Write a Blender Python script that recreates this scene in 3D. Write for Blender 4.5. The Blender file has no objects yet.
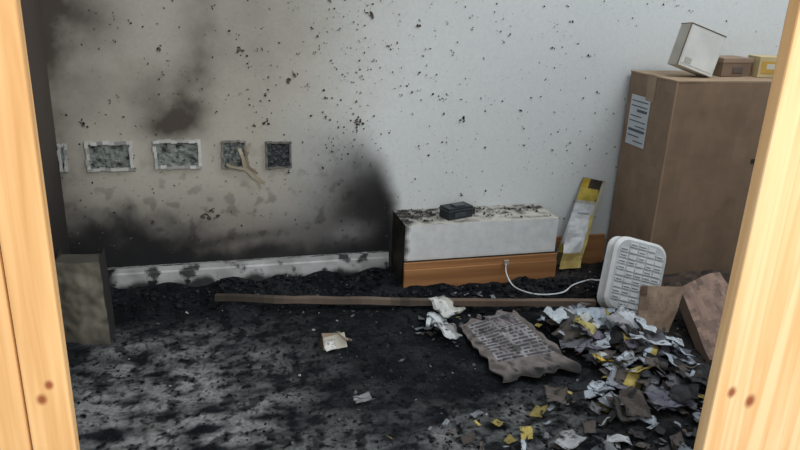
import bpy, math, random
from mathutils import Vector, Matrix, noise, Euler
random.seed(7)
sc=bpy.context.scene
sc.view_settings.view_transform='Standard'
sc.view_settings.look='None'
D=2.43
XL=-0.47

def nz(x,y,z=0.0,s=1.0): return noise.noise(Vector((x*s,y*s,z*s)))
def fbm(x,y,z,s,o=4): return noise.fractal(Vector((x*s,y*s,z*s)),1.0,2.0,o)
def sm(a,b,v):
    t=max(0.0,min(1.0,(v-a)/(b-a))); return t*t*(3-2*t)
def mix(a,b,t):
    t=max(0.0,min(1.0,t)); return tuple(a[i]*(1-t)+b[i]*t for i in range(3))
def G(x,y,cx,cy,sx,sy): return math.exp(-((x-cx)/sx)**2-((y-cy)/sy)**2)

# ---------------- materials
def mat_col(name,rough=0.8,nscale=60,namt=0.25,bump=0.1,bscale=120,spec=0.2):
    m=bpy.data.materials.new(name); m.use_nodes=True
    nt=m.node_tree; N=nt.nodes; L=nt.links; b=N['Principled BSDF']
    a=N.new('ShaderNodeAttribute'); a.attribute_name='Col'
    tc=N.new('ShaderNodeTexCoord')
    n=N.new('ShaderNodeTexNoise'); n.inputs['Scale'].default_value=nscale; n.inputs['Detail'].default_value=5
    L.new(tc.outputs['Object'],n.inputs['Vector'])
    mr=N.new('ShaderNodeMapRange'); mr.inputs[1].default_value=.35; mr.inputs[2].default_value=.65
    mr.inputs[3].default_value=1-namt; mr.inputs[4].default_value=1+namt*.4
    L.new(n.outputs[0],mr.inputs[0])
    mx=N.new('ShaderNodeVectorMath'); mx.operation='SCALE'
    L.new(a.outputs['Color'],mx.inputs[0]); L.new(mr.outputs[0],mx.inputs['Scale'])
    L.new(mx.outputs[0],b.inputs['Base Color'])
    b.inputs['Roughness'].default_value=rough
    b.inputs['Specular IOR Level'].default_value=spec
    n2=N.new('ShaderNodeTexNoise'); n2.inputs['Scale'].default_value=bscale; n2.inputs['Detail'].default_value=4
    L.new(tc.outputs['Object'],n2.inputs['Vector'])
    bp=N.new('ShaderNodeBump'); bp.inputs['Strength'].default_value=bump; bp.inputs['Distance'].default_value=.01
    L.new(n2.outputs[0],bp.inputs['Height']); L.new(bp.outputs[0],b.inputs['Normal'])
    return m
M_wall=mat_col('sooty_plaster',.9,90,.04,.05,60)
M_ash=mat_col('ash',.95,110,.30,.28,160,.08)
M_char=mat_col('char_flakes',.8,80,.3,.3,150,.12)
M_paper=mat_col('paper',.75,35,.18,.12,70)
M_card=mat_col('cardboard',.85,12,.12,.08,200)
M_plas=mat_col('plastic',.45,20,.10,.03,50,.4)
M_paint=mat_col('painted_wood',.6,30,.10,.04,80)

def mat_wood(name,c1,c2,knots=(),axis='Z',scale=1.0):
    m=bpy.data.materials.new(name); m.use_nodes=True
    nt=m.node_tree; N=nt.nodes; L=nt.links; b=N['Principled BSDF']
    tc=N.new('ShaderNodeTexCoord'); mp=N.new('ShaderNodeMapping')
    s={'Z':(60,60,2.2),'X':(2.2,60,60)}[axis]
    mp.inputs['Scale'].default_value=[v*scale for v in s]
    L.new(tc.outputs['Object'],mp.inputs['Vector'])
    n=N.new('ShaderNodeTexNoise'); n.inputs['Scale'].default_value=1.0; n.inputs['Detail'].default_value=4; n.inputs['Distortion'].default_value=.6
    L.new(mp.outputs[0],n.inputs['Vector'])
    cr=N.new('ShaderNodeValToRGB'); cr.color_ramp.elements[0].position=.35; cr.color_ramp.elements[0].color=(*c1,1)
    cr.color_ramp.elements[1].position=.62; cr.color_ramp.elements[1].color=(*c2,1)
    L.new(n.outputs[0],cr.inputs[0]); out=cr.outputs[0]
    for (kx,kz,r) in knots:
        v=N.new('ShaderNodeVectorMath'); v.operation='SUBTRACT'; v.inputs[1].default_value=(kx,0,kz)
        L.new(tc.outputs['Object'],v.inputs[0])
        v2=N.new('ShaderNodeVectorMath'); v2.operation='MULTIPLY'; v2.inputs[1].default_value=(1/r,0,.8/r)
        L.new(v.outputs[0],v2.inputs[0])
        ln=N.new('ShaderNodeVectorMath'); ln.operation='LENGTH'; L.new(v2.outputs[0],ln.inputs[0])
        r2=N.new('ShaderNodeValToRGB'); r2.color_ramp.elements[0].position=.35; r2.color_ramp.elements[0].color=(.9,.9,.9,1)
        r2.color_ramp.elements[1].position=1; r2.color_ramp.elements[1].color=(0,0,0,1)
        L.new(ln.outputs['Value'],r2.inputs[0])
        mx=N.new('ShaderNodeMixRGB'); mx.inputs[2].default_value=(.25,.05,.015,1)
        L.new(r2.outputs[0],mx.inputs[0]); L.new(out,mx.inputs[1]); out=mx.outputs[0]
    L.new(out,b.inputs['Base Color']); b.inputs['Roughness'].default_value=.45
    b.inputs['Specular IOR Level'].default_value=.35
    return m
M_pine=mat_wood('pine_frame',(.62,.33,.12),(.80,.49,.22),[(-.187,.655,.007),(-.178,.672,.006)])
M_pine_lit=mat_wood('pine_frame_lit',(.76,.45,.20),(.88,.61,.33),[(.728,.545,.010),(.765,.525,.012),(.75,.95,.006)])  # same pine; the right post's highlight is painted in as a lighter colour
M_skirt=mat_wood('pine_skirting',(.27,.125,.05),(.40,.20,.085),axis='X',scale=.6)

# ---------------- mesh builder
class MB:
    def __init__(s): s.v=[];s.f=[];s.c=[]
    def face(s,pts,col):
        i=len(s.v); s.v+= [tuple(p) for p in pts]; s.f.append(list(range(i,i+len(pts)))); s.c.append(col)
    def box(s,lo,hi,col,M=None,cols=None):
        x0,y0,z0=lo;x1,y1,z1=hi
        P=[Vector(p) for p in ((x0,y0,z0),(x1,y0,z0),(x1,y1,z0),(x0,y1,z0),(x0,y0,z1),(x1,y0,z1),(x1,y1,z1),(x0,y1,z1))]
        if M: P=[M@p for p in P]
        i=len(s.v); s.v+=[tuple(p) for p in P]
        for k,f in enumerate(((3,2,1,0),(4,5,6,7),(0,1,5,4),(1,2,6,5),(2,3,7,6),(3,0,4,7))):
            s.f.append([i+j for j in f]); s.c.append(cols[k] if cols and cols[k] else col)
    def grid(s,fn,nu,nv,colfn):
        i=len(s.v)
        for b in range(nv+1):
            for a in range(nu+1): s.v.append(tuple(fn(a/nu,b/nv)))
        for b in range(nv):
            for a in range(nu):
                k=i+b*(nu+1)+a
                s.f.append([k,k+1,k+nu+2,k+nu+1]); s.c.append(colfn((a+.5)/nu,(b+.5)/nv))
    def tube(s,pts,r,col,n=8):
        pts=[Vector(p) for p in pts]; i0=len(s.v)
        for k,p in enumerate(pts):
            t=(pts[min(k+1,len(pts)-1)]-pts[max(k-1,0)]).normalized()
            u=t.orthogonal().normalized(); w=t.cross(u)
            rr=r(k/(len(pts)-1)) if callable(r) else r
            for j in range(n):
                a=2*math.pi*j/n; s.v.append(tuple(p+u*math.cos(a)*rr+w*math.sin(a)*rr))
        for k in range(len(pts)-1):
            for j in range(n):
                a=i0+k*n+j;b=i0+k*n+(j+1)%n
                s.f.append([a,b,b+n,a+n]); s.c.append(col)
        s.f.append([i0+j for j in range(n)][::-1]); s.c.append(col)
        e=i0+(len(pts)-1)*n; s.f.append([e+j for j in range(n)]); s.c.append(col)
    def chunk(s,p,size,col,flat=.5,long=None):
        P=[]
        for q in ((1,0,0),(-1,0,0),(0,1,0),(0,-1,0),(0,0,1),(0,0,-1)):
            P.append(Vector(q)*random.uniform(.45,1.1))
        R=Euler((random.uniform(-.5,.5),random.uniform(-.5,.5),random.uniform(0,6.3))).to_matrix()
        sx=long or random.uniform(.6,1.6)
        P=[R@Vector((q.x*size*sx,q.y*size,q.z*size*flat))+Vector(p) for q in P]
        i=len(s.v); s.v+=[tuple(q) for q in P]
        for f in ((0,2,4),(2,1,4),(1,3,4),(3,0,4),(2,0,5),(1,2,5),(3,1,5),(0,3,5)):
            s.f.append([i+j for j in f]); s.c.append(col)
    def build(s,name,mat,smooth=False,bevel=0,loc=None):
        me=bpy.data.meshes.new(name); me.from_pydata(s.v,[],s.f)
        ca=me.color_attributes.new('Col','FLOAT_COLOR','CORNER')
        buf=[]
        for f,c in zip(s.f,s.c):
            for _ in f: buf+= [c[0],c[1],c[2],1.0]
        ca.data.foreach_set('color',buf)
        if smooth: me.polygons.foreach_set('use_smooth',[True]*len(me.polygons))
        me.materials.append(mat); me.update()
        o=bpy.data.objects.new(name,me); sc.collection.objects.link(o)
        if bevel:
            b=o.modifiers.new('b','BEVEL'); b.width=bevel; b.segments=2; b.limit_method='ANGLE'
        return o

def vgrid(name,mat,fn,nu,nv,colfn,smooth=True):
    v=[];f=[];buf=[]
    for b in range(nv+1):
        for a in range(nu+1):
            p=fn(a/nu,b/nv); v.append(p); c=colfn(*p); buf+=[c[0],c[1],c[2],1.0]
    for b in range(nv):
        for a in range(nu):
            k=b*(nu+1)+a; f.append((k,k+1,k+nu+2,k+nu+1))
    me=bpy.data.meshes.new(name); me.from_pydata(v,[],f)
    ca=me.color_attributes.new('Col','FLOAT_COLOR','POINT'); ca.data.foreach_set('color',buf)
    if smooth: me.polygons.foreach_set('use_smooth',[True]*len(me.polygons))
    me.materials.append(mat); o=bpy.data.objects.new(name,me); sc.collection.objects.link(o); return o

# ---------------- back wall
BLUEW=(.66,.70,.705); BEI=(.42,.405,.355); BROWN=(.075,.064,.055); BLK=(.015,.016,.018)
def wallcol(x,y,z):
    if z>1.6 or x>2.8: return mix(BLUEW,BEI,.5*sm(.5,0,x))
    n=fbm(x,z,0,3.0); n2=fbm(x,z,5,9.0)
    edge=.40+.10*n
    c=mix(BEI,BLUEW,sm(edge-.28,edge+.28,x+(z-.6)*-.22))
    c=mix(c,(.34,.345,.33),.45*sm(.7,1.1,z)*(1-sm(.2,1.3,x)))
    s=0
    s+=.85*G(x,z,-.42,1.0,.15,.22)
    s+=.60*G(x,z,-.50,.55,.09,.6)
    s+=.80*G(x,z,-.10,.60,.08,.045)+.66*G(x,z,-.07,.68,.090,.09)+.45*G(x,z,-.02,.80,.055,.12)+.25*G(x,z,0.0,.98,.07,.15)
    s+=.22*G(x,z,.15,.95,.2,.25)
    s+=.32*G(x,z,-.22,.70,.15,.12)
    c=mix(c,BROWN,s*(1+.6*n2))
    d=sm(.46,.15,z+.05*n)*(1-sm(.62,.68,x))
    c=mix(c,(.11,.10,.095),.85*d)
    # soot column by the ledge: gradual toward the left, crisp on the right
    re=.672+.012*n2-.60*max(0,z-.30)**1.35
    q=sm(re+.035+.08*max(0,z-.3),re-.05-.1*max(0,z-.3),x)
    low=sm(.72,.24,z+.05*n)
    side=sm(re-.50,re-.03,x+.04*n2)
    c=mix(c,(.050,.046,.044),min(1,q*low*side**.85*1.12))
    c=mix(c,(.020,.020,.021),min(1,1.2*q*sm(.60,.24,z+.05*n)*sm(re-.27,re-.02,x+.03*n2)))
    az=.235-.05*math.sin(max(0,min(1,(x+.35)/.7))*math.pi)+.02*n
    a=math.exp(-((z-az)/.022)**2)*sm(-.4,-.25,x)*(1-sm(.1,.4,x))
    c=mix(c,(.05,.047,.043),.65*a)
    b=sm(.40,.20,z+.07*n2+max(0,(x+.27))*.45)*(1-sm(-.05,.45,x))
    c=mix(c,BLK,.96*b)
    b=sm(.22,.12,z+.05*n2)*(1-sm(.64,.68,x))
    c=mix(c,BLK,.9*b)
    c=mix(c,(.22,.22,.23),.55*G(x,z,.50,.20,.08,.04)*(1+n2))
    c=mix(c,BLK,.45*sm(.2,.55,fbm(x,z,9,22.0))*sm(.65,.2,z)*(1-sm(.55,.7,x)))
    c=mix(c,BLK,.8*G(x,z,.66,.16,.02,.12))
    return c
vgrid('wall_back',M_wall,lambda u,v:(XL+u*3.9,D,v*2.5),760,460,wallcol)
def lcol(x,y,z):
    return mix((.085,.07,.06),(.03,.028,.026),sm(.8,.2,z+.1*fbm(y,z,0,6)))
vgrid('wall_left',M_wall,lambda u,v:(XL,.76+u*(D-.76),v*2.5),60,80,lcol)
vgrid('wall_right',M_wall,lambda u,v:(XL+3.9,D-u*(D-.76),v*2.5),10,10,lambda x,y,z:BLUEW)
m=MB(); m.box((XL-.1,.76,0),(-.25,.84,2.5),(.5,.5,.48)); m.box((.98,.76,0),(XL+3.9,.84,2.5),(.5,.5,.48)); m.box((-.25,.76,2.12),(.98,.84,2.5),(.5,.5,.48))
m.build('wall_front',M_wall)
m=MB(); m.box((-2,-2.5,-.05),(4.5,D+.05,0),(.10,.10,.10)); m.build('floor',M_ash)

# ---------------- doorway trim (pine)
def boxes(name,bs,mat,bev=.002):
    m=MB()
    for lo,hi in bs: m.box(lo,hi,(1,1,1))
    return m.build(name,mat,bevel=bev)
boxes('trim_1',[((-.204,.728,0),(-.16,.75,2.06)),((-.32,.735,0),(-.207,.757,2.12))],M_pine,.003)
boxes('trim_2',[((.70,.728,0),(.845,.75,2.06)),((.849,.735,0),(1.05,.757,2.12))],M_pine_lit,.003)
boxes('trim_3',[((-.20,.728,2.062),(.845,.75,2.12))],M_pine,.003)

# ---------------- sockets
def socket(x0,x1,z0,z1,rim,inner,rimw=.010):
    m=MB(); y1=D-.001
    def colr(u): return mix(rim,BLK,random.random()**3*.7)
    nseg=8
    for k in range(nseg):
        a=x0+(x1-x0)*k/nseg; b=x0+(x1-x0)*(k+1)/nseg
        for (za,zb) in ((z0,z0+rimw),(z1-rimw,z1)):
            j=random.uniform(-.0025,.0025)
            m.box((a,D-.012+j,za+j*.6),(b,y1,zb+j),colr(k))
    for k in range(5):
        a=z0+(z1-z0)*k/5;b=z0+(z1-z0)*(k+1)/5
        for (xa,xb) in ((x0,x0+rimw),(x1-rimw,x1)):
            j=random.uniform(-.0025,.0025)
            m.box((xa+j,D-.012+j,a),(xb+j*.6,y1,b),colr(k))
    def fn(u,v):
        x=x0+rimw*.8+u*(x1-x0-1.6*rimw); z=z0+rimw*.8+v*(z1-z0-1.6*rimw)
        return (x,D-.003-.004*abs(fbm(x,z,3,60)),z)
    m.grid(fn,30,18,lambda u,v:mix(inner,BLK,.20+1.1*fbm(u*2+x0*9,v*1.3,0,3.0)+.5*sm(.85,1,v)))
    for k in range(14):
        m.chunk((random.uniform(x0+.01,x1-.01),D-.006,random.uniform(z0,z0+.03)),.005,BLK)
    return m.build('wall_socket',M_plas)
W=(.54,.55,.53); GI=(.20,.23,.215)
socket(XL+.002,-.442,.465,.555,(.40,.41,.40),GI,.009)
socket(-.385,-.24,.462,.560,W,GI)
socket(-.175,-.022,.463,.562,W,GI)
socket(.045,.128,.460,.556,(.22,.22,.20),(.13,.155,.15),.006)
socket(.195,.285,.455,.550,(.16,.16,.15),(.030,.036,.043),.006)
m=MB()
def rib(pts,w,col):
    P=[Vector(p) for p in pts]
    for a,b in zip(P[:-1],P[1:]):
        d=(b-a).normalized(); s=Vector((d.z,0,-d.x))*w*random.uniform(.7,1.2)
        m.face([a-s,a+s,b+s,b-s],col); m.face([b-s-Vector((0,.002,0)),b+s-Vector((0,.002,0)),a+s-Vector((0,.002,0)),a-s-Vector((0,.002,0))],col)
tan=(.33,.29,.21)
rib([(.105,D-.012,.53),(.112,D-.02,.51),(.118,D-.02,.49),(.122,D-.018,.465),(.135,D-.02,.447),(.15,D-.022,.43),(.17,D-.02,.418),(.19,D-.02,.405)],.006,tan)
rib([(.14,D-.012,.545),(.132,D-.02,.52),(.128,D-.02,.50),(.135,D-.022,.465),(.165,D-.02,.44)],.005,(.20,.16,.11))
rib([(.06,D-.012,.475),(.08,D-.02,.467),(.10,D-.02,.462),(.14,D-.02,.455),(.16,D-.018,.452)],.005,tan)
rib([(.155,D-.02,.44),(.168,D-.02,.405),(.176,D-.02,.385)],.003,tan)
m.build('melted_socket_faceplate',M_plas)

# ---------------- soot flakes on wall
m=MB()
def wf(x,z,s):
    col=mix((.025,.025,.025),(.16,.14,.12),random.random()**1.2)
    n=random.randint(4,6); a0=random.random()*6
    st=random.uniform(.35,1); an=random.random()*3.14
    pts=[]
    for k in range(n):
        a=a0+2*math.pi*k/n; r=s*random.uniform(.5,1.1)
        px=math.cos(a)*r; pz=math.sin(a)*r*st
        pts.append((x+px*math.cos(an)-pz*math.sin(an),D-random.uniform(.002,.005),z+px*math.sin(an)+pz*math.cos(an)))
    m.face(pts,col)
for i in range(9500):
    x=random.uniform(XL,2.6); z=random.uniform(.15,1.25)
    dens=.38+.35*G(x,z,.45,.85,.35,.3)+.3*G(x,z,-.2,.3,.4,.2)-.20*sm(1.0,2,x)
    if fbm(x,z,2,5.0)*.6+dens<random.random()*1.1: continue
    if x>.66 and x<1.27 and z<.29: continue
    wf(x,z,.0012+.0052*random.random()**4.5)
for i in range(50):
    x=random.gauss(.45,.05); z=random.uniform(.45,1.0); wf(x,z,random.uniform(.002,.006))
for i in range(90):
    x=random.uniform(-.35,1.5); z=random.uniform(.45,1.15); s=random.uniform(.003,.007)
    for k in range(3): wf(x+random.gauss(0,s*.6),z+random.gauss(0,s*.6),s*.7)
for (x,z,s) in ((-.02,.29,.016),(.0,.305,.012),(.02,.28,.012),(.20,.62,.010),(.28,.76,.012),(.30,.78,.008),(.52,.62,.014),(.525,.60,.010),(-.38,.62,.010),(.92,.62,.011),(-.13,.86,.010),(.12,.86,.011),(.56,.98,.011),(.73,.95,.009)):
    for k in range(4): wf(x+random.gauss(0,s*.5),z+random.gauss(0,s*.5),s*.7)
m.build('soot_flakes',M_char)

# ---------------- skirting
def skc(x,y,z):
    c=(.50,.52,.53)
    c=mix(c,(.20,.20,.20),.3+.6*fbm(x,z,0,9))
    c=mix(c,BLK,sm(-.31,-.36,x)+.9*sm(.15,.5,fbm(x,z,4,16))+.95*sm(.065,.035,z+.03*fbm(x,0,0,10)))
    return c
m=MB()
m.grid(lambda u,v:(XL+u*1.12,D-.018-(.004 if v<.85 else 0),v*.113),220,20,lambda u,v:skc(XL+u*1.12,0,v*.113))
m.grid(lambda u,v:(XL+u*1.12,D-.018+v*.017,.113),220,3,lambda u,v:mix((.35,.36,.36),BLK,.35+1.2*fbm(u*8,v,0,5)))
m.build('baseboard_back',M_paint)
boxes('baseboard_right',[((1.295,D-.022,0),(1.585,D-.001,.115)),((1.295,D-.016,.115),(1.585,D-.001,.13))],M_skirt)

# ---------------- boxed-in ledge
m=MB()
x0,x1,y0,zt=.665,1.265,2.25,.275
m.grid(lambda u,v:(x0+u*(x1-x0),y0,.14+v*(zt-.14)),90,18,lambda u,v:mix((.68,.71,.72),(.10,.10,.10),.9*sm(.035,0,u+.02*nz(v*5,0))+.15*sm(.10,.0,v)+.06*sm(.35,.7,fbm(u*6,v,0,4))))
m.grid(lambda u,v:(x0+u*(x1-x0),y0+v*(D-y0-.002),zt),90,20,lambda u,v:mix((.52,.50,.45),(.035,.033,.03),.18+1.0*fbm(u*6,v*1.8,0,2.6)+.6*sm(.45,0,u)+.3*sm(.3,.8,v)-.6*sm(.2,.0,v)))
m.grid(lambda u,v:(x0,D-.002-u*(D-.002-y0),v*zt),16,20,lambda u,v:mix((.02,.02,.02),(.07,.06,.05),.5+fbm(u,v,0,6)))
m.grid(lambda u,v:(x1,y0+u*(D-.002-y0),v*zt),16,20,lambda u,v:(.40,.43,.45))
m.box((x0,y0+.0005,0),(x1,y0+.02,.139),(.05,.04,.03))
m.build('boxed_pipe_ledge',M_paint)
o=boxes('baseboard_ledge',[((x0-.003,y0-.018,0),(x1+.005,y0-.001,.110)),((x0-.003,y0-.012,.110),(x1+.005,y0-.001,.135))],M_skirt)
m=MB()
for i in range(230):
    x=random.uniform(x0,x1); y=y0+.02+random.random()**.7*(D-y0-.03)
    if random.random()<sm(.0,1.0,(x-x0)/(x1-x0))*.6: continue
    if abs(x-.88)<.07: continue
    m.chunk((x,y,zt+.004),random.uniform(.002,.008),mix(BLK,(.12,.11,.10),random.random()**3))
m.build('ledge_char_fragments',M_char)
m=MB()
R=Matrix.Translation((.88,2.325,zt))@Matrix.Rotation(.3,4,'Z')
m.box((-.055,-.03,0),(.055,.03,.044),(.022,.027,.033),R)
m.box((-.058,-.033,.03),(.058,.033,.036),(.035,.042,.05),R)
m.box((-.03,-.0335,.008),(.02,-.03,.026),(.05,.06,.07),R)
m.box((.057,-.02,.005),(.075,.02,.032),(.03,.03,.03),R)
m.box((-.02,-.02,.044),(.03,.015,.05),(.07,.08,.09),R)
m.build('burnt_tin',M_plas,bevel=.003)

# ---------------- leaning packaging
def quadfn(A,B,C,E,bend=0,crum=0,seed=0,cs=18):
    A,B,C,E=[Vector(p) for p in (A,B,C,E)]
    nrm=(B-A).cross(E-A).normalized()
    def fn(u,v):
        p=A*(1-u)*(1-v)+B*u*(1-v)+C*u*v+E*(1-u)*v
        return p+nrm*(bend*math.sin(math.pi*u)+crum*fbm(p.x+seed,p.y,p.z,cs,2))
    return fn
def packcol(u,v):
    if v>.90: c=(.06,.05,.04) if u>.3 else (.5,.35,.05)
    elif v>.74: c=(.50,.40,.08) if nz(u*4,v*9)>-.2 else (.15,.12,.08)
    elif v>.70: c=(.45,.45,.40)
    elif v<.14: c=(.12,.10,.06)
    elif v<.24: c=(.45,.32,.06)
    else: c=(.60,.64,.67)
    if u>.85: c=(.50,.48,.36)
    return c
m=MB()
f1=quadfn((1.325,2.35,.04),(1.42,2.33,.04),(1.55,2.413,.36),(1.45,2.416,.38),.006,.006)
m.grid(f1,14,28,packcol)
m.grid(lambda u,v:f1(1-u,v)+Vector((0,.010,0)),14,28,lambda u,v:(.35,.33,.3))
for k in range(7):
    v=.3+k*.05
    a=f1(.2,v);b=f1(.7-.2*(k%3==2),v);c=f1(.7-.2*(k%3==2),v+.012);d=f1(.2,v+.012); off=Vector((0,-.0035,0))
    m.face([a+off,b+off,c+off,d+off],(.30,.33,.37))
m.build('leaning_magazine',M_paper)
m=MB()
f2=quadfn((1.31,2.28,.05),(1.405,2.28,.05),(1.46,2.325,.25),(1.36,2.325,.265),.006,.010)
m.grid(f2,12,14,lambda u,v:(.50,.42,.16) if u>.85 else ((.62,.65,.67) if v>.25 else (.40,.30,.10)))
m.build('torn_leaflet',M_paper)

# ---------------- large cardboard box
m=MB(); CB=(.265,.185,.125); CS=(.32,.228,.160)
bx0,bx1,by0,by1,bz=1.595,2.75,2.13,2.415,.80
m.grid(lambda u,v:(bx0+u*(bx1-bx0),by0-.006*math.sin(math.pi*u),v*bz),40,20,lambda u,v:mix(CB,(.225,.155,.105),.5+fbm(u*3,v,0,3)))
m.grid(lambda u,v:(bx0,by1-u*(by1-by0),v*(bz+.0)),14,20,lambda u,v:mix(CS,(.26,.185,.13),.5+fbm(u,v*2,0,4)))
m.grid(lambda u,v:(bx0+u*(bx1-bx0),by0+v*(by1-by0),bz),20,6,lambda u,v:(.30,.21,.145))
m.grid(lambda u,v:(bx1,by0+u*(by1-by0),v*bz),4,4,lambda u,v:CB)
m.box((bx0-.003,by0-.003,bz),(bx1,by0+.135,bz+.005),(.36,.265,.18))
m.box((bx0-.003,by0+.142,bz),(bx1,by1,bz+.005),(.36,.265,.18))
m.box((bx0-.004,by0+.115,bz+.005),(bx1,by0+.165,bz+.0065),(.34,.27,.18))
m.box((bx0-.0035,by0+.115,bz-.09),(bx0,by0+.165,bz+.005),(.36,.275,.19))
m.box((bx0-.004,by0-.004,0),(bx0+.004,by0+.004,bz),(.30,.21,.145))
m.box((1.97,by0-.0085,.50),(1.99,by0-.004,.516),(.05,.04,.03))
m.box((bx0-.003,2.262,.53),(bx0-.0015,2.385,.72),(.60,.64,.67))
for k in range(9):
    z=.545+k*.019
    a=2.272+ (.03 if k%4==1 else 0); b=2.375-(.04 if k%3==0 else 0)
    m.box((bx0-.0045,a,z),(bx0-.003,b,z+(.010 if k in(2,6) else .004)),(.12,.14,.17))
m.build('cardboard_box',M_card)

# things on the box
m=MB()
R=Matrix.Translation((1.625,2.23,bz+.008))@Matrix.Rotation(-.05,4,'Z')@Matrix.Rotation(.30,4,'Y')@Matrix.Rotation(-.12,4,'X')
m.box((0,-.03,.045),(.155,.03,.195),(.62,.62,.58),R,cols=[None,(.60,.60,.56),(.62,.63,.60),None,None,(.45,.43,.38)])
m.box((.008,-.0315,.055),(.147,-.03,.185),(.66,.67,.64),R)
m.box((-.001,-.032,.194),(.156,.032,.197),(.14,.10,.07),R)
m.box((-.002,-.032,.045),(.002,-.028,.195),(.18,.13,.09),R)
m.box((.02,-.033,.06),(.05,-.0315,.08),(.45,.44,.40),R)
m.build('white_carton',M_card,bevel=.002)
m=MB()
R=Matrix.Translation((1.92,2.29,bz+.0065))@Matrix.Rotation(.1,4,'Z')
m.box((-.07,-.05,0),(.072,.05,.064),(.20,.14,.10),R); m.box((-.072,-.052,.050),(.074,.052,.067),(.30,.22,.16),R)
m.box((-.02,-.053,.012),(.03,-.05,.035),(.12,.10,.09),R)
m.build('small_cardboard_box',M_card,bevel=.002)
m=MB()
R=Matrix.Translation((2.07,2.25,bz+.0065))@Matrix.Rotation(-.15,4,'Z')
m.box((-.06,-.04,0),(.06,.04,.075),(.55,.45,.25),R); m.box((-.05,-.0415,.015),(.055,-.04,.06),(.55,.36,.08),R); m.box((-.03,-.042,.03),(.03,-.0415,.05),(.60,.58,.50),R)
m.build('yellow_packet',M_card,bevel=.002)

# ---------------- sooty carton left
m=MB()
f=quadfn((-.455,2.10,.01),(-.315,2.06,.01),(-.325,2.07,.28),(-.455,2.11,.27),.008,.008)
m.grid(f,40,60,lambda u,v:mix((.24,.225,.18),(.10,.095,.08),.35+.8*fbm(u*1.2,v*2,0,2)+.8*sm(.25,0,v)))
g=lambda u,v:f(1,v)+Vector((0,u*.12,-.0*u))
m.grid(g,8,60,lambda u,v:(.035,.033,.032))
m.grid(lambda u,v:f(u,1)+Vector((0,v*.12,-.02*v)),40,6,lambda u,v:(.10,.095,.08))
m.grid(lambda u,v:f(0,v)+Vector((0,(1-u)*.12,0)),4,60,lambda u,v:(.05,.045,.04))
m.build('scorched_carton',M_card,smooth=False)

# ---------------- ash bed
def hgt(x,y):
    h=.006+.009*max(0,fbm(x,y,0,7.0)+.3)+.005*max(0,fbm(x,y,3,28.0))
    h+=.050*sm(2.18,2.42,y+.06*nz(x,y,0,6))*(1-sm(.6,.66,x))*(.7+.6*nz(x,0,0,9))
    h+=.045*sm(2.08,2.22,y+.04*nz(x,y,0,8))*sm(.6,.66,x)*(1-sm(1.3,1.5,x))*(.7+.6*nz(x,0,4,12))
    h+=.014*G(x,y,.45,2.0,.35,.25)+.030*G(x,y,1.22,1.66,.22,.22)+.02*G(x,y,1.1,1.4,.25,.15)
    clear=G(x,y,-.1,1.6,.32,.40)
    return max(.002,h*(1-.85*min(1,clear)))
def greym(x,y):
    n=fbm(x,y,0,6.0)
    return (min(1,1.25*G(x,y,-.18,1.66,.34,.46))+.5*G(x,y,.50,1.33,.45,.14)+.3*G(x,y,.0,1.2,.3,.3)+.45*G(x,y,.78,1.43,.18,.12))*sm(2.22,2.06,y+.05*n)
def ashcol(x,y,z):
    n=fbm(x,y,0,6.0); n2=fbm(x,y,7,20.0); n3=fbm(x*1.0,y*2.0,2,8.0); n4=fbm(x,y,1,60.0,2)
    g=greym(x,y)
    c=mix((.007,.009,.011),(.024,.028,.032),.4+n)
    c=mix(c,(.25,.262,.262),g*(.60+1.25*n3))
    c=mix(c,(.007,.008,.010),sm(.0,.4,n2)*.80+.7*sm(.15,.5,n4))
    c=mix(c,(.075,.06,.05),.45*sm(.95,1.35,x)*(.5+n))
    l=math.exp(-(((x+.28)-(y-2.25)*-.14)/.005)**2)*sm(2.2,2.1,y)
    c=mix(c,(.02,.02,.02),.5*l)
    return c
bed=vgrid('ash_covered_debris',M_ash,lambda u,v:(lambda x,y:(x,y,hgt(x,y)))(XL+.003+u*2.9,.9+v*(D-.903)),720,380,ashcol)

m=MB()
def clearf(x,y): return min(1,1.1*G(x,y,-.15,1.65,.30,.42))
for i in range(19000):
    x=random.uniform(XL+.02,2.2); y=random.uniform(1.0,D-.03)
    if x>bx0-.02 and y>by0-.02: continue
    if x>x0-.02 and x<x1+.02 and y>y0-.03: continue
    if x<-.30 and y>2.02 : continue
    cl=clearf(x,y)
    if random.random()<cl*.68: continue
    s=(.0013+.009*random.random()**3.8)*(1-.4*cl)
    r=random.random()
    col=mix((.005,.006,.008),(.032,.034,.036),random.random()**2)
    if r>.95: col=(.12,.125,.13)
    if r>.982 : col=(.34,.35,.36)
    if r>.93 and x>.9: col=random.choice([(.16,.12,.09),(.3,.3,.31),(.12,.09,.07)])
    m.chunk((x,y,hgt(x,y)+s*.2),s,col,.45)
for i in range(620):
    x=random.uniform(XL+.03,1.5); y=D-.04-abs(random.gauss(0,.10))
    if x>x0-.06 : y=y0-.05-abs(random.gauss(0,.08))
    if x<-.28 and y<2.25: continue
    s=random.uniform(.006,.020)
    m.chunk((x,y,hgt(x,y)+s*.2),s,mix((.004,.005,.007),(.028,.03,.034),random.random()**2),.7)
for i in range(150):
    x=random.uniform(1.0,1.75); y=random.uniform(1.2,2.12)
    if x>1.38 and y<1.92: continue
    s=random.uniform(.003,.009)
    m.chunk((x,y,hgt(x,y)+s+random.uniform(0,.015)),s,random.choice([(.010,.010,.011),(.03,.025,.02),(.09,.06,.04),(.015,.015,.016)]),.6,long=random.uniform(3,7))
fr=m.build('charred_fragments',M_char); fr.parent=bed

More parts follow.
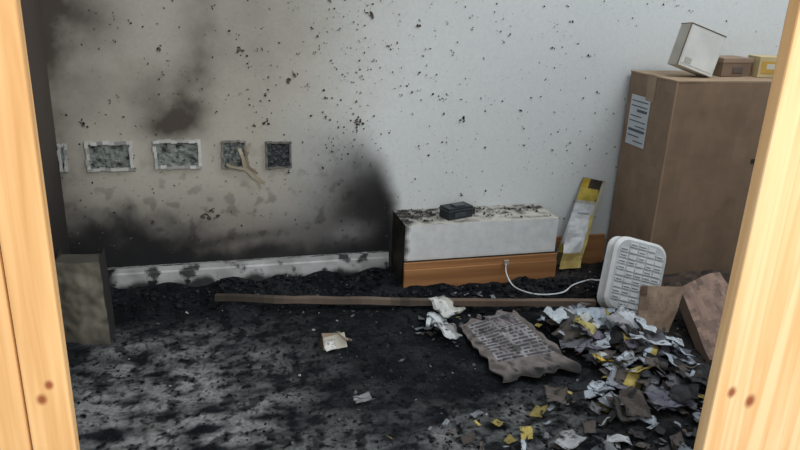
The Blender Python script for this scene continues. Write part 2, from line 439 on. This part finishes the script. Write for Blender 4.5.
# ---------------- long batten
m=MB()
A=Vector((-.0,2.255,.050));B=Vector((1.30,1.985,.045))
seg=40
dirv=(B-A).normalized(); side=Vector((-dirv.y,dirv.x,0)).normalized()
for k in range(seg):
    t0=k/seg;t1=(k+1)/seg
    def sec(t):
        c=A.lerp(B,t)+Vector((0,-.012*math.sin(math.pi*t),.004*nz(t*9,0)))
        w=.011+.0025*nz(t*20,3); h=.010+.002*nz(t*17,8)
        return [c-side*w-Vector((0,0,h)),c+side*w-Vector((0,0,h)),c+side*w+Vector((0,0,h)),c-side*w+Vector((0,0,h))]
    s0,s1=sec(t0),sec(t1)
    c=mix((.17,.135,.105),(.05,.042,.035),.35+1.2*nz(t0*6,5)+.6*sm(.08,0,t0)+.6*G(t0,0,.47,0,.03,1))
    if t0>.55: c=mix(c,(.17,.12,.09),.6)
    for j in range(4):
        m.face([s0[j],s1[j],s1[(j+1)%4],s0[(j+1)%4]][::-1],c)
    if k==0: m.face(s0,c)
    if k==seg-1: m.face(s1[::-1],c)
m.build('scorched_batten',M_card)

# ---------------- newspaper / catalogue
m=MB()
fq=quadfn((.775,1.58,.036),(1.03,1.59,.040),(.985,1.985,.045),(.765,1.925,.040),.006,.010,3,6)
def f(u,v):
    eu=sm(.06,0,min(u,1-u)); ev=sm(.06,0,min(v,1-v))
    uu=u+.09*nz(v*7,1)*eu; vv=v+.10*nz(u*6,2)*ev
    return fq(uu,vv)
def newscol(u,v):
    c=mix((.21,.185,.175),(.11,.095,.09),.3+1.2*fbm(u*2,v*2,0,3))
    if .12<u<.90 and .26<v<.96:
        row=int(v*40); base=mix((.34,.335,.35),(.18,.165,.16),.45+1.3*fbm(u,v,8,4))
        ink=nz(u*30+row*7.3,row*3.1)
        c=base
        if row%2 and ink>-.22: c=mix(base,(.05,.05,.06),.85)
        if .48<u<.52 or .70<v<.73: c=base
        if .56<u<.84 and .76<v<.92: c=mix((.09,.085,.10),(.25,.22,.22),.5+1.5*fbm(u,v,3,9))
    return mix(c,BLK,.9*sm(.15,.0,v+.1*nz(u*8,5))+.7*sm(.2,.55,fbm(u*3,v*3,6,2)))
m.grid(f,90,100,newscol)
m.grid(lambda u,v:f(1-u,v)-Vector((0,0,.004)),30,30,lambda u,v:(.12,.1,.09))
for (a,b) in (((0,0),(1,0)),((1,0),(1,1)),((1,1),(0,1)),((0,1),(0,0))):
    P=[f(a[0]+(b[0]-a[0])*t/60,a[1]+(b[1]-a[1])*t/60) for t in range(61)]
    for p,q in zip(P[:-1],P[1:]): m.face([p-Vector((0,0,.005)),q-Vector((0,0,.005)),q,p],(.10,.09,.085))
m.build('scorched_newspaper',M_paper)

# ---------------- crumpled papers
def sheet(m,x,y,w,l,ang,tilt,col,crum=.02,z=None,two=None,fr=14,dz=0):
    s=random.random()*50
    R=Matrix.Rotation(ang,3,'Z')@Matrix.Rotation(tilt[0],3,'X')@Matrix.Rotation(tilt[1],3,'Y')
    zz=(hgt(x,y) if z is None else z)+dz
    lift=abs(math.sin(tilt[0]))*l/2+abs(math.sin(tilt[1]))*w/2+crum*.4
    split=random.uniform(.35,.7)
    sk=[random.uniform(.7,1.1) for _ in range(4)]
    def fn(u,v):
        k=sk[0]*(1-u)*(1-v)+sk[1]*u*(1-v)+sk[2]*u*v+sk[3]*(1-u)*v
        p=Vector(((u-.5)*w*k,(v-.5)*l*k,0))
        a=nz(p.x+s,p.y,0,fr); b=nz(p.x+s,p.y,3,fr*2.2)
        p.z=crum*(1.6*abs(a)+.8*abs(b))
        p.x+=crum*.4*nz(p.x+s,p.y,9,fr*1.5); p.y+=crum*.4*nz(p.x,p.y+s,4,fr*1.5)
        q=R@p+Vector((x,y,zz+lift)); q.z=max(q.z,zz+.003); return q
    def cf(u,v):
        c=col
        if two and u>split: c=two
        return mix(c,BLK,.85*sm(.2,.5,fbm(u*1.5+s,v*1.5,0,2,2))+.6*sm(.08,0,min(u,v,1-u,1-v)+.08*nz(u*9+s,v*9)))
    m.grid(fn,12,12,cf)
PAL=[(.50,.56,.62),(.42,.48,.54),(.56,.58,.58),(.30,.33,.37),(.20,.20,.21),(.13,.11,.10),(.50,.40,.12),(.08,.075,.075),(.17,.16,.20),(.38,.41,.46),(.10,.085,.075),(.04,.04,.042)]
m=MB()
def bad(x,y): return y>1.98 or y<1.12 or (x>1.37 and y>1.50) or x>1.46 or (x<1.06 and y>1.55 and y<1.95) or (x>1.25 and y>1.80) or (x<1.02 and y>1.5)
for i in range(46):
    x=random.gauss(1.18,.16); y=random.gauss(1.55,.22)
    if bad(x,y): continue
    sheet(m,x,y,random.uniform(.05,.12),random.uniform(.05,.12),random.random()*6.3,(random.gauss(0,.25),random.gauss(0,.25)),random.choice([(.04,.04,.042),(.07,.065,.06),(.10,.085,.075),(.02,.02,.022),(.14,.14,.16),(.20,.21,.23)]),random.uniform(.010,.02))
for i in range(190):
    x=random.gauss(1.19,.13); y=random.gauss(1.66,.19)
    if bad(x,y): continue
    sheet(m,x,y,random.uniform(.02,.085),random.uniform(.02,.09),random.random()*6.3,(random.gauss(0,.28),random.gauss(0,.28)),random.choice(PAL),random.uniform(.006,.016),two=random.choice(PAL) if random.random()<.5 else None,dz=random.uniform(0,.015))
for i in range(300):
    x=random.uniform(.40,1.40); y=random.uniform(1.10,1.62)
    if x<1.07 and y>1.48: continue
    if random.random()>.30+.7*sm(.5,1.0,x): continue
    sheet(m,x,y,random.uniform(.010,.055),random.uniform(.010,.040),random.random()*6.3,(random.gauss(0,.2),random.gauss(0,.2)),mix(random.choice(PAL),BLK,random.random()*.6),.008)
for i in range(60):
    x=random.uniform(.62,1.12); y=random.uniform(1.9,2.16)
    if abs(y-(2.25-x*.21))<.035 or (y<2.0 and .74<x<1.04): continue
    sheet(m,x,y,random.uniform(.010,.035),random.uniform(.010,.03),random.random()*6.3,(random.gauss(0,.2),random.gauss(0,.2)),mix(random.choice(PAL),BLK,random.random()*.7),.006)
U=.028
sheet(m,1.10,1.87,.12,.07,.5,(.2,.1),(.52,.58,.62),.02,dz=U)
sheet(m,1.20,1.83,.15,.09,-.3,(.25,0),(.42,.49,.57),.022,two=(.32,.36,.42),dz=U)
sheet(m,1.14,1.77,.10,.08,.6,(.3,.1),(.48,.42,.16),.02,two=(.54,.56,.56),dz=U)
sheet(m,1.25,1.73,.13,.11,.4,(.3,.1),(.34,.34,.36),.02,two=(.55,.59,.63),dz=U)
sheet(m,1.32,1.66,.045,.18,.5,(.1,.3),(.56,.62,.67),.02,dz=U)
sheet(m,1.27,1.60,.045,.15,1.2,(.2,.3),(.50,.55,.60),.02,dz=U)
sheet(m,1.10,1.60,.055,.045,.2,(.1,.1),(.62,.44,.07),.008,dz=.02)
sheet(m,1.38,1.43,.05,.06,.2,(.3,.1),(.62,.52,.30),.008)
sheet(m,1.16,1.36,.14,.06,.1,(.1,.1),(.15,.15,.19),.02)
sheet(m,.37,1.60,.06,.045,.2,(.1,.1),(.22,.23,.24),.01)
sheet(m,.84,1.30,.09,.04,.5,(.1,.1),(.40,.41,.43),.012)
sheet(m,.96,1.28,.07,.03,-.3,(.1,.1),(.50,.52,.54),.012)
m.build('crumpled_paper_litter',M_paper)
m=MB()
sheet(m,.74,2.00,.09,.10,.4,(.4,.1),(.60,.62,.60),.025,two=(.48,.48,.44),dz=.01)
sheet(m,.70,1.95,.08,.08,-.3,(.3,.2),(.60,.65,.68),.02)
sheet(m,.715,1.87,.08,.09,.3,(.1,.3),(.56,.58,.60),.02,two=(.3,.3,.3))
m.build('crumpled_tissue',M_paper)
m=MB()
R=Matrix.Translation((.345,1.90,.012))@Matrix.Rotation(.25,4,'Z')@Matrix.Rotation(-.35,4,'X')@Matrix.Rotation(.12,4,'Y')
P=[(-.04,-.02,0),(.038,-.025,.002),(.042,.03,0),(-.036,.03,0),(-.043,-.024,.038),(.03,-.02,.050),(.036,.025,.043),(-.03,.02,.047)]
P=[R@Vector(p) for p in P]
for fc,c in (((3,2,1,0),(.1,.08,.06)),((4,5,6,7),(.30,.24,.17)),((0,1,5,4),(.46,.44,.38)),((1,2,6,5),(.10,.08,.06)),((2,3,7,6),(.1,.08,.06)),((3,0,4,7),(.2,.15,.1))):
    m.face([P[i] for i in fc],c)
sheet(m,.33,1.875,.05,.035,.3,(.9,.2),(.55,.56,.54),.012)
sheet(m,.375,1.90,.04,.05,.9,(.6,.5),(.35,.28,.2),.012)
m.build('crushed_burnt_packet',M_card)

# ---------------- heater
m=MB()
w,h,d=.215,.265,.055
R=Matrix.Translation((1.398,1.94,.016))@Matrix.Rotation(-.10,4,'Z')@Matrix.Rotation(.27,4,'Y')@Matrix.Rotation(-.36,4,'X')
def rr(w,h,r,n=6):
    P=[]
    for cx,cz,a0 in ((w/2-r,r,-90),(w/2-r,h-r,0),(-w/2+r,h-r,90),(-w/2+r,r,180)):
        for k in range(n+1):
            a=math.radians(a0+90*k/n); P.append((cx+r*math.cos(a),cz+r*math.sin(a)))
    return P
lay=[(0.0,.0,.045),(-.008,-d*.3,.048),(0,-d*.5,.05),(0,-d*.85,.05),(-.010,-d,.046)]
rings=[]
for (g_,y_,r_) in lay:
    P=rr(w+2*g_,h+2*g_,r_); rings.append([R@Vector((p[0],y_+d/2,p[1]-g_)) for p in P])
n=len(rings[0]); WH=(.72,.74,.74)
for a,b in zip(rings[:-1],rings[1:]):
    for j in range(n): m.face([a[j],a[(j+1)%n],b[(j+1)%n],b[j]],WH)
m.face(rings[0][::-1],WH); m.face(rings[-1],(.52,.55,.57))
yf=-d/2
rows=11;cols=5
for r in range(rows):
    for c in range(cols):
        if r in(0,rows-1) and c in(0,cols-1): continue
        cx=-w/2+.018+(c+.5)*(w-.036)/cols; cz=.016+(r+.5)*(h-.032)/rows
        m.box((cx-.0155,yf-.004,cz-.0070),(cx+.0155,yf+.001,cz+.0070),mix(WH,(.3,.32,.34),random.random()*.25),R)
        if random.random()<.55: m.box((cx-.013,yf-.005,cz-.002),(cx+.010,yf-.004,cz+.002),(.22,.24,.27),R)
m.build('electric_heater',M_plas)
def spline(P,n=12):
    P=[Vector(p) for p in P]; out=[]
    for i in range(len(P)-1):
        p0=P[max(i-1,0)];p1=P[i];p2=P[i+1];p3=P[min(i+2,len(P)-1)]
        for k in range(n):
            t=k/n; out.append(.5*((2*p1)+(-p0+p2)*t+(2*p0-5*p1+4*p2-p3)*t*t+(-p0+3*p1-3*p2+p3)*t**3))
    out.append(P[-1]); return out
m=MB()
m.tube(spline([(1.055,2.225,.115),(1.052,2.205,.08),(1.06,2.14,.055),(1.10,2.05,.065),(1.20,2.05,.062),(1.28,2.11,.06),(1.33,2.09,.085),(1.325,2.03,.11),(1.34,1.99,.13)]),.0026,(.68,.72,.74))
m.box((1.048,2.222,.110),(1.066,2.2315,.126),(.4,.36,.3))
m.build('white_power_cable',M_plas)
m=MB()
m.tube(spline([(1.31,1.80,.07),(1.30,1.76,.10),(1.285,1.69,.10),(1.29,1.62,.075)]),.004,(.015,.015,.017))
m.build('burnt_cable',M_plas)

# ---------------- cardboard pieces
m=MB()
f=quadfn((1.35,1.79,.015),(1.455,1.77,.015),(1.545,1.84,.15),(1.385,1.855,.160),.01,.014,2,9)
m.grid(f,14,14,lambda u,v:mix((.33,.24,.175),(.22,.16,.115),.5+fbm(u,v,0,5)) if not(u<.12 and v>.8) else (.12,.08,.06))
m.grid(lambda u,v:f(1-u,v)+Vector((0,.004,0)),14,14,lambda u,v:(.25,.17,.12))
m.build('torn_cardboard_piece',M_card)
m=MB()
f=quadfn((1.45,1.56,.035),(1.62,1.50,.05),(1.73,1.90,.17),(1.555,1.88,.13),.012,.012,6,7)
m.grid(f,16,20,lambda u,v:mix((.32,.22,.175),(.17,.12,.10),.4+1.3*fbm(u*2,v*2,0,3)))
m.grid(lambda u,v:f(0,1-v)+Vector((-.004*u,0,-.05*u)),4,20,lambda u,v:(.18,.125,.095))
m.grid(lambda u,v:f(u,0)+Vector((0,0,-.03*(1-v))),16,4,lambda u,v:(.12,.08,.06))
m.grid(lambda u,v:f(1-u,v)-Vector((0,0,.005)),8,8,lambda u,v:(.2,.14,.1))
m.build('flattened_carton',M_card)
m=MB()
f=quadfn((1.60,1.98,.02),(1.9,1.92,.03),(1.95,2.05,.10),(1.64,2.09,.08),.01,.02,9,8)
m.grid(f,14,10,lambda u,v:mix((.09,.065,.05),(.03,.026,.024),.5+fbm(u*2,v*2,0,4)))
m.build('charred_cardboard_sheet',M_card)

# ---------------- lights / world / camera
w=bpy.data.worlds.new('World'); sc.world=w; w.use_nodes=True
bg=w.node_tree.nodes['Background']; bg.inputs[0].default_value=(.90,.95,1.0,1); bg.inputs[1].default_value=1.12
def area(name,loc,target,size,sy,power,col):
    l=bpy.data.lights.new(name,'AREA'); l.shape='RECTANGLE'; l.size=size; l.size_y=sy; l.energy=power; l.color=col
    o=bpy.data.objects.new(name,l); sc.collection.objects.link(o); o.location=loc
    o.rotation_euler=(Vector(target)-Vector(loc)).to_track_quat('-Z','Y').to_euler(); return o
area('daylight_behind_viewer',(.9,-1.6,2.2),(.8,2.0,.6),2.5,1.8,84,(1,.96,.90))
area('room_fill_light',(2.0,1.0,2.4),(1.4,2.43,.5),1.3,1.0,30,(.97,.98,1))  # added fill light inside the room

cam=bpy.data.cameras.new('camera'); co=bpy.data.objects.new('camera',cam); sc.collection.objects.link(co)
F=700.0
X=Vector((2600,136,-F)).normalized(); Z=Vector((84,1996,F)).normalized(); Y=Z.cross(X).normalized()
Rm=Matrix((X,Y,Z)).to_4x4()
co.matrix_world=Matrix.Translation((0,0,1.1))@Rm
cam.sensor_width=36; cam.lens=36*F/800; cam.clip_start=.02
sc.camera=co
